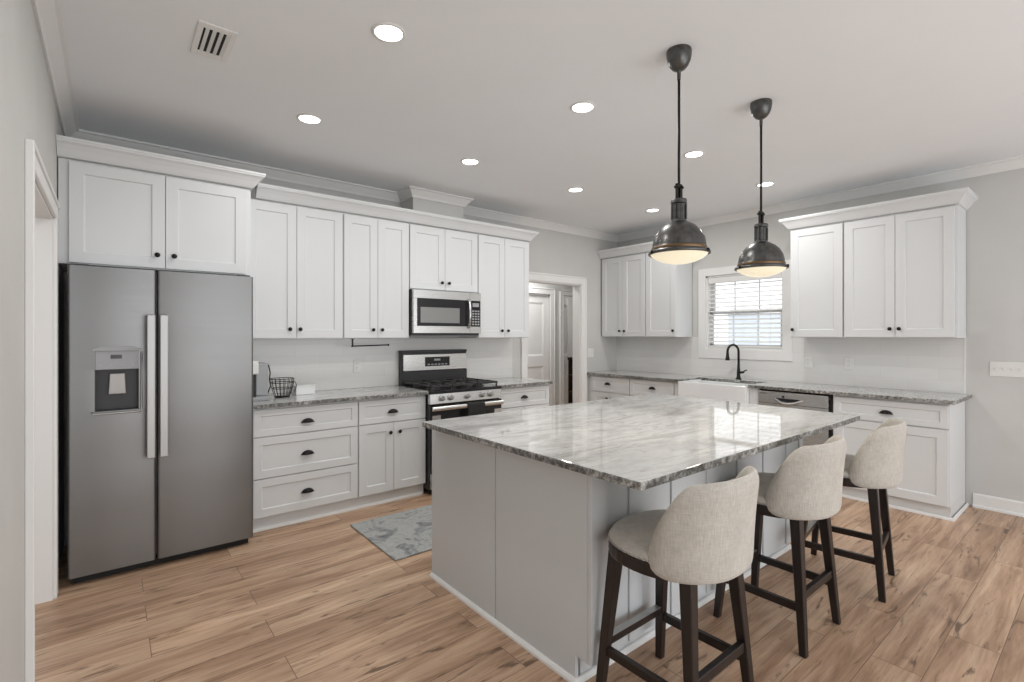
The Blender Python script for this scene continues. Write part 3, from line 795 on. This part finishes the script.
# ------------------------------------------------------------------ sink and faucet
sk = thing('apron_sink', 'white ceramic apron-front farmhouse sink under the window', 'sink', (0, 0, 0))
bm = B(); x0, x1, y0, y1, z0, z1, t = -.672, -.215, SY0+.004, SY1-.004, .63, .896, .022
box(bm, x0, x0+.028, y0, y1, z0, z1); box(bm, x1-t, x1, y0, y1, z0, z1-.014); box(bm, x0+.028, x1-t, y0, y0+t, z0, z1-.001); box(bm, x0+.028, x1-t, y1-t, y1, z0, z1-.001); box(bm, x0+.028, x1-t, y0+t, y1-t, z0, z0+.022)
link('basin', bm, M['ceramic'], sk, bevel=.006, seg=3)
bm = B(); lathe(bm, [(.04, 0), (.04, .003), (.03, .004), (.0, .002)], (-.43, -1.75, .652), 18); link('drain', bm, M['steel_light'], sk)
fc = thing('kitchen_faucet', 'black gooseneck pull-down faucet behind the apron sink', 'faucet', (-.12, -1.775, .914))
bm = B(); lathe(bm, [(.030, 0), (.030, .006), (.024, .012), (.019, .03), (.017, .10), (.014, .14), (.0125, .18)], (0, 0, 0), 16); link('base', bm, M['black'], fc, smooth=True)
pts = [(0, 0, .10), (0, 0, .30)]
ccx = -.072
for k in range(1, 13):
    a = PI*k/12*1.02; pts.append((ccx + .072*math.cos(a), .35*(-(ccx+.072*math.cos(a))), .305 + .072*math.sin(a)))
bm = B(); tube(bm, pts, .0125, 10); link('spout', bm, M['black'], fc, smooth=True)
p = pts[-1]
bm = B(); lathe(bm, [(.013, 0), (.015, -.02), (.017, -.05), (.024, -.085), (.024, -.092), (0, -.092)], p, 14); link('spray_head', bm, M['black'], fc, smooth=True)
bm = B(); tube(bm, [(0, -.012, .075), (0, -.05, .078), (0, -.058, .08)], [.014, .013, .010], 10); tube(bm, [(0, -.052, .082), (-.01, -.075, .098), (-.02, -.10, .105)], [.008, .006, .006], 8); link('lever', bm, M['black'], fc, smooth=True)

# ------------------------------------------------------------------ small things on the walls
def plate(label, wall, u, z, gangs=1, kind='outlet', group=None):
    """wall 'x': on range wall at x=u ; 'y': on window wall at y=u"""
    tile = .0105 if z < 1.2 and not label.startswith('white light switch') and gangs == 1 else .0
    if wall == 'x': t = thing('wall_outlet' if kind == 'outlet' else 'light_switch', label, 'outlet' if kind == 'outlet' else 'light switch', (u, -tile, z), 0, group)
    else: t = thing('wall_outlet' if kind == 'outlet' else 'light_switch', label, 'outlet' if kind == 'outlet' else 'light switch', (-tile, u, z), RZ, group)
    w = .072 + .046*(gangs-1)
    bm = B(); box(bm, -w/2, w/2, -.006, 0, -.058, .058); link('cover_plate', bm, M['white_plastic'], t, bevel=.003, seg=2)
    for g in range(gangs):
        c = (g-(gangs-1)/2)*.046
        if kind == 'outlet':
            for s in (-1, 1):
                bm = B(); lathe(bm, [(.016, -.006), (.015, -.008), (0, -.008)], (c, 0, s*.020), 14, 'y'); rc = link('receptacle', bm, M['white_plastic'], t)
                bm = B(); box(bm, c-.007, c-.005, -.0085, -.0078, s*.020, s*.020+.008); box(bm, c+.005, c+.007, -.0085, -.0078, s*.020, s*.020+.008); link('slot', bm, M['dark'], rc)
        else:
            bm = B(); box(bm, c-.005, c+.005, -.0075, -.006, -.012, .012); box(bm, c-.004, c+.004, -.016, -.006, -.001, .009); link('toggle', bm, M['white_plastic'], t, bevel=.001)
plate('white wall outlet on the tile between coffee maker and range', 'x', -3.715, 1.115)
plate('white wall outlet on the tile just right of the window', 'y', -2.435, 1.125)
plate('white wall outlet on the tile farther right of the window, beneath double-door cabinet', 'y', -2.787, 1.127)
plate('small white light switch between the hall doorway and the corner cabinet', 'x', -.545, 1.165, 2, 'switch')
plate('wide white multi-switch plate on the grey wall at the right edge', 'y', -3.885, 1.128, 5, 'switch')
# paper towel bar under the cabinet
tb = thing('paper_towel_bar', 'black paper towel bar mounted under the wall cabinet', 'towel holder', (-3.83, -.20, 1.368))
bm = B(); box(bm, -.014, .012, -.02, .02, -.006, 0); box(bm, -.007, .005, -.006, .006, -.075, -.005); link('bracket', bm, M['black'], tb, bevel=.001)
bm = B(); tube(bm, [(-.012, 0, -.068), (.335, 0, -.060)], .006, 8); lathe(bm, [(.006, .325), (.010, .328), (.010, .338), (0, .339)], (0, 0, -.060), 12, 'x'); link('rod', bm, M['black'], tb)

# coffee maker, basket, box
cmk = thing('coffee_maker', 'grey coffee maker on the counter tight against the fridge', 'coffee maker', (-4.615, -.36, .914))
bm = B(); box(bm, -.085, .065, -.09, .12, 0, .03); link('base', bm, M['greyplast'], cmk, bevel=.006, seg=2)
bm = B(); box(bm, -.02, .065, -.03, .12, .03, .262); link('water_tank', bm, M['greyplast'], cmk, bevel=.008, seg=2)
bm = B(); box(bm, -.085, -.02, -.01, .12, .03, .20); link('body', bm, M['dark'], cmk, bevel=.004)
bm = B(); box(bm, -.085, -.012, -.09, .12, .195, .295); link('brew_head', bm, M['white_plastic'], cmk, bevel=.01, seg=3)
bm = B(); box(bm, -.02, .067, -.032, .12, .262, .272); link('lid', bm, M['silver'], cmk, bevel=.003)
bm = B(); box(bm, -.080, -.03, -.088, -.02, .030, .036); link('drip_tray', bm, M['dark'], cmk)
bm = B(); tube(bm, [(-.01+.09, .03, .255), (.085, .0, .20), (.078, -.01, .15), (.09, 0, .10), (.082, .03, .06), (.072, .05, .02)], .0045, 6); link('power_cord', bm, M['black'], cmk, smooth=True)

bk = thing('wire_basket', 'black wire basket on the counter beside the coffee maker', 'basket', (-4.43, -.30, .914))
bm = B(); rad = [(.052, .004), (.062, .03), (.074, .07), (.084, .115), (.086, .145)]
for r, z in (rad[0], rad[2], rad[3], rad[4]):
    tube(bm, [(r*math.cos(2*PI*k/24), r*math.sin(2*PI*k/24), z) for k in range(24)], .0028, 6, closed=True)
link('hoops', bm, M['black'], bk, smooth=True)
bm = B()
for k in range(16):
    a = 2*PI*k/16; tube(bm, [(0, 0, .004)]*0 + [(r*math.cos(a), r*math.sin(a), z) for r, z in rad], .0022, 5)
for k in range(4):
    a = PI*k/4; tube(bm, [(.052*math.cos(a), .052*math.sin(a), .004), (-.052*math.cos(a), -.052*math.sin(a), .004)], .0022, 5)
link('upright_wires', bm, M['black'], bk, smooth=True)
bm = B(); tube(bm, [(.084, 0, .118), (.10, 0, .11), (.106, 0, .085), (.10, 0, .05), (.085, 0, .04)], .003, 6); link('handle', bm, M['black'], bk, smooth=True)
wb = thing('napkin_box', 'small white ceramic box on the counter beside the wire basket', 'box', (-4.235, -.20, .914))
bm = B(); box(bm, -.075, .075, -.04, .04, 0, .068); link('box_body', bm, M['ceramic'], wb, bevel=.003)
bm = B(); box(bm, -.077, .077, -.042, .042, .066, .074); link('lid', bm, M['ceramic'], wb, bevel=.002)

# rug
bm = B(); box(bm, -4.105, -3.0, -1.60, -.86, .001, .010); tag(link('rug', bm, M['rug'], None, bevel=.003), 'grey abstract-patterned runner rug on the floor in front of the range', 'rug')

# ------------------------------------------------------------------ ceiling fixtures
LX = (-4.495, -3.275, -2.085, -.875); LY = (-1.20, -2.395)
names = {(0,1): 'nearest the camera and largest', (0,0): 'in the back row nearest the air vent', (1,1): 'in the front row between the nearest light and the tall pendant',
         (1,0): 'in the back row in front of the microwave', (2,0): 'in the back row beyond the end of the range cabinets', (3,0): 'in the corner farthest from the camera, low behind the left pendant',
         (2,1): 'seen between the two pendant rods', (3,1): 'just behind the right pendant rod'}
def can_fixture():
    t = empty('recessed_light')
    bm = B(); lathe(bm, [(.076, 0), (.076, -.004), (.063, -.007), (.060, -.003), (.060, 0)], (0, 0, 0), 32); link('trim_ring', bm, M['white_plastic'], t, smooth=True)
    bm = B(); lathe(bm, [(.0595, -.001), (.0595, -.0045), (0, -.005)], (0, 0, 0), 28); link('lens', bm, M['emit'], t)
    return t
proto = can_fixture(); first = True
for i, x in enumerate(LX):
    for j, y in enumerate(LY):
        if (i, j) == (0, 1): y = -2.345
        if (i, j) == (2, 1): x = -2.055
        o = proto if first else copy_tree(proto); first = False
        o.location = (x, y, ZC)
        tag(o, 'round recessed ceiling light ' + names[(i, j)], 'ceiling light', 'recessed ceiling lights')
        area_light('can_light', (x, y, ZC-.012), (0, 0, 0), .13, .13, CAN_POWER * (.62 if j == 0 else 1), (1, .985, .96), 'DISK')
vt = thing('air_vent', 'square white louvered ceiling air vent', 'vent', (-5.098, -1.765, ZC))
bm = B(); a, b = .076, .152; c, d = .052, .112
for x0, x1, y0, y1 in ((-a, -c, -b, b), (c, a, -b, b), (-c, c, -b, -d), (-c, c, d, b)): box(bm, x0, x1, y0, y1, -.008, 0)
link('vent_frame', bm, M['white_plastic'], vt, bevel=.002)
bm = B(); box(bm, -c, c, -d, d, -.002, -.0005); link('duct_shade_sheet', bm, M['rubber_and_shade'], vt)  # thin black sheet painted as the duct's shade, no hole cut
for k in range(4):
    bm = B(); x = -.043 + k*.027
    loft(bm, [[(x, y, -.003), (x+.012, y, -.010), (x+.014, y, -.008), (x+.002, y, -.002)] for y in (-d, d)]); link('louver', bm, M['white_plastic'], vt)

# ------------------------------------------------------------------ pendants
def pendant():
    t = empty('pendant_light')
    bm = B(); lathe(bm, [(.057, 0), (.059, -.008), (.058, -.028), (.053, -.052), (.044, -.072), (.031, -.088), (.016, -.097), (.009, -.101), (.008, -.14)], (0,0,0), 28); link('canopy', bm, M['pewter'], t, smooth=True)
    bm = B(); lathe(bm, [(.0065, -.13), (.0065, -.735)], (0,0,0), 10); link('rod', bm, M['black'], t, smooth=True)
    bm = B()
    for s in (-1, 1):
        box(bm, s*.017-.004, s*.017+.004, -.006, .006, -.735, -.640)
        lathe(bm, [(.007, -.012), (.007, .012)], (s*.017, 0, -.655), 10, 'y')
    box(bm, -.021, .021, -.006, .006, -.648, -.640); box(bm, -.006, .006, -.012, .012, -.735, -.66); link('yoke', bm, M['black'], t)
    bm = B(); lathe(bm, [(.010, -.712), (.034, -.714), (.038, -.722), (.038, -.734), (.030, -.738), (.028, -.745), (.028, -.808), (.035, -.812), (.036, -.822), (.03, -.826)], (0,0,0), 24)
    for k in range(6):
        a = 2*PI*k/6; bar(bm, (.031*math.cos(a), .031*math.sin(a), -.81), (.031*math.cos(a), .031*math.sin(a), -.738), .009, .009)
    link('socket_collar', bm, M['pewter'], t)
    bm = B(); lathe(bm, [(.030, -.818), (.045, -.824), (.075, -.842), (.100, -.868), (.117, -.900), (.124, -.935), (.126, -.958), (.140, -.964), (.143, -.970), (.143, -.978), (.136, -.980), (.133, -.966), (.120, -.955), (.117, -.93), (.108, -.90), (.09, -.87), (.06, -.845), (.03, -.83)], (0,0,0), 40)
    dm = link('dome_shade', bm, M['pewter'], t, smooth=True)
    bm = B(); lathe(bm, [(.127, -.945), (.1285, -.948), (.1285, -.958), (.127, -.961)], (0,0,0), 40); link('bronze_band', bm, M['bronze'], dm, smooth=True)
    for k in range(3):
        bm = B(); a = 2*PI*k/3 + .6; lathe(bm, [(.006, -.008), (.006, .008), (0, .009)], (.144*math.cos(a), .144*math.sin(a), -.972), 10); link('thumb_screw', bm, M['black'], dm)
    bm = B(); lathe(bm, [(.132, -.976), (.128, -.983), (.110, -.997), (.08, -1.011), (.045, -1.020), (0, -1.024)], (0,0,0), 40); gl = link('glass_lens', bm, M['opal'], t, smooth=True)
    gl['label'] = 'warm glowing opal glass lens'
    return t
p1 = pendant(); p1.location = (-3.350, -3.088, ZC)
tag(p1, 'dark dome pendant lamp over the island, left and nearer one', 'pendant lamp', 'pendants over the island')
p2 = copy_tree(p1); p2.location = (-2.505, -3.093, ZC); p2['label'] = 'dark dome pendant lamp over the island, in front of the window'
for x in (-3.355, -2.505):
    area_light('pendant_bulb', (x, -3.09, ZC-1.045), (0, 0, 0), .2, .2, 2.2, (1, .86, .66), 'DISK')

# ------------------------------------------------------------------ stools
def superell(a, b, n, e=2.6):
    out = []
    for k in range(n):
        t = 2*PI*k/n; c, s = math.cos(t), math.sin(t)
        out.append((a*math.copysign(abs(c)**(2/e), c), b*math.copysign(abs(s)**(2/e), s)))
    return out
def stool():
    t = empty('counter_stool')
    # seat, facing +y
    def ring(sc, z, e=2.25, dy=0): return [(x*sc, y*sc+dy, z) for x, y in superell(.252, .222, 40, e)]
    bm = B(); loft(bm, [ring(.96, .622), ring(.985, .630), ring(.985, .642), ring(.95, .656), ring(.86, .665), ring(.6, .671), ring(.2, .673)]); st = link('seat', bm, M['fabric'], t, smooth=True)
    bm = B()
    for x, y in superell(.253, .223, 110, 2.25):
        if y > -.10: bmesh.ops.create_icosphere(bm, subdivisions=1, radius=.0042, matrix=Matrix.Translation((x*.987, y*.987, .634)))
    link('nailhead_trim', bm, M['silver'], st)
    bm = B(); loft(bm, [ring(.92, .580), ring(.992, .582), ring(1.0, .592), ring(.998, .626), ring(.97, .627)]); link('seat_frame', bm, M['espresso'], t, smooth=False)
    # back shell
    ns, nt = 28, 12
    def surf(s, u, inner):
        ph = s*(R(82) - R(2)*u - R(17)*u*u); a = .256 + .004*u; b = .262
        if inner: a -= .036; b -= .040
        lean = .004*u + .022*u*u
        x = a*math.copysign(abs(math.sin(ph))**.86, ph); y = -b*abs(math.cos(ph))**.86 - lean
        top = .925 - .018*abs(s)**2 - .038*(max(0, abs(s)-.75)/.25)**2
        bot = .580 + .03*(max(0, abs(s)-.75)/.25)**2
        z = bot + (top-bot)*u
        # pinch towards the rim
        return Vector((x, y, z))
    bm = B(); G = {}
    for lay in (0, 1):
        for i in range(ns+1):
            for j in range(nt+1):
                s = -1 + 2*i/ns; u = j/nt
                o_, i_ = surf(s, u, False), surf(s, u, True)
                mid = (o_+i_)/2; k = 1.0
                de = min(1 - abs(s), .10)/.10; du = min(1-u, .09)/.09; db = min(u, .09)/.09
                k = math.sqrt(max(0, 1-(1-de)**2)) * math.sqrt(max(0, 1-(1-du)**2)) ; k = max(k, .22) * (0.75+.25*db)
                G[lay, i, j] = bm.verts.new(mid + ((i_ if lay else o_) - mid)*k)
    for i in range(ns):
        for j in range(nt):
            bm.faces.new((G[0,i,j], G[0,i+1,j], G[0,i+1,j+1], G[0,i,j+1])); bm.faces.new((G[1,i,j], G[1,i,j+1], G[1,i+1,j+1], G[1,i+1,j]))
    for i in range(ns):
        for j in (0, nt): bm.faces.new((G[0,i,j], G[0,i+1,j], G[1,i+1,j], G[1,i,j]))
    for j in range(nt):
        for i in (0, ns): bm.faces.new((G[0,i,j], G[0,i,j+1], G[1,i,j+1], G[1,i,j]))
    bk_ = link('backrest', bm, M['fabric'], t, smooth=True); ms = bk_.modifiers.new('sub', 'SUBSURF'); ms.levels = 1; ms.render_levels = 1
    F = .198; T = .150
    for sx in (-1, 1):
        for sy in (-1, 1):
            bm = B(); f = (sx*F, sy*F, 0); tp = (sx*T, sy*T*1.0, .592)
            bar(bm, f, tp, .030, .030, .046, .046); link('leg', bm, M['espresso'], t, bevel=.003)
    def at(z): return F + (T-F)*z/.592
    def rail(name, z, side, w=.022, h=.034, m=M['espresso']):
        q = at(z); bm = B()
        if side in ('front', 'rear'):
            y = q if side == 'front' else -q; box(bm, -q+.01, q-.01, y-w/2, y+w/2, z-h/2, z+h/2)
        else:
            x = q if side == 'right' else -q; box(bm, x-w/2, x+w/2, -q+.01, q-.01, z-h/2, z+h/2)
        return link(name, bm, m, t, bevel=.002)
    rail('footrest', .225, 'front', .026, .030)
    rail('stretcher', .195, 'left'); rail('stretcher', .195, 'right'); rail('stretcher', .245, 'rear', .024, .036)
    q = at(.225); bm = B(); box(bm, -q+.02, q-.02, q-.014, q+.014, .2405, .2425); link('kick_plate', bm, M['silver'], t)
    return t
s1 = stool(); s1.location = (-3.815, -3.362, 0)
GS = 'counter stools along the island'
tag(s1, 'beige linen counter stool nearest the camera at the island corner', 'stool', GS)
s2 = copy_tree(s1); s2.location = (-2.93, -3.358, 0); s2['label'] = 'middle beige linen counter stool of the three at the island'
s3 = copy_tree(s1); s3.location = (-2.155, -3.412, 0); s3.rotation_euler = (0, 0, R(8)); s3['label'] = 'farthest beige linen counter stool, near the dishwasher and right-hand cabinet'
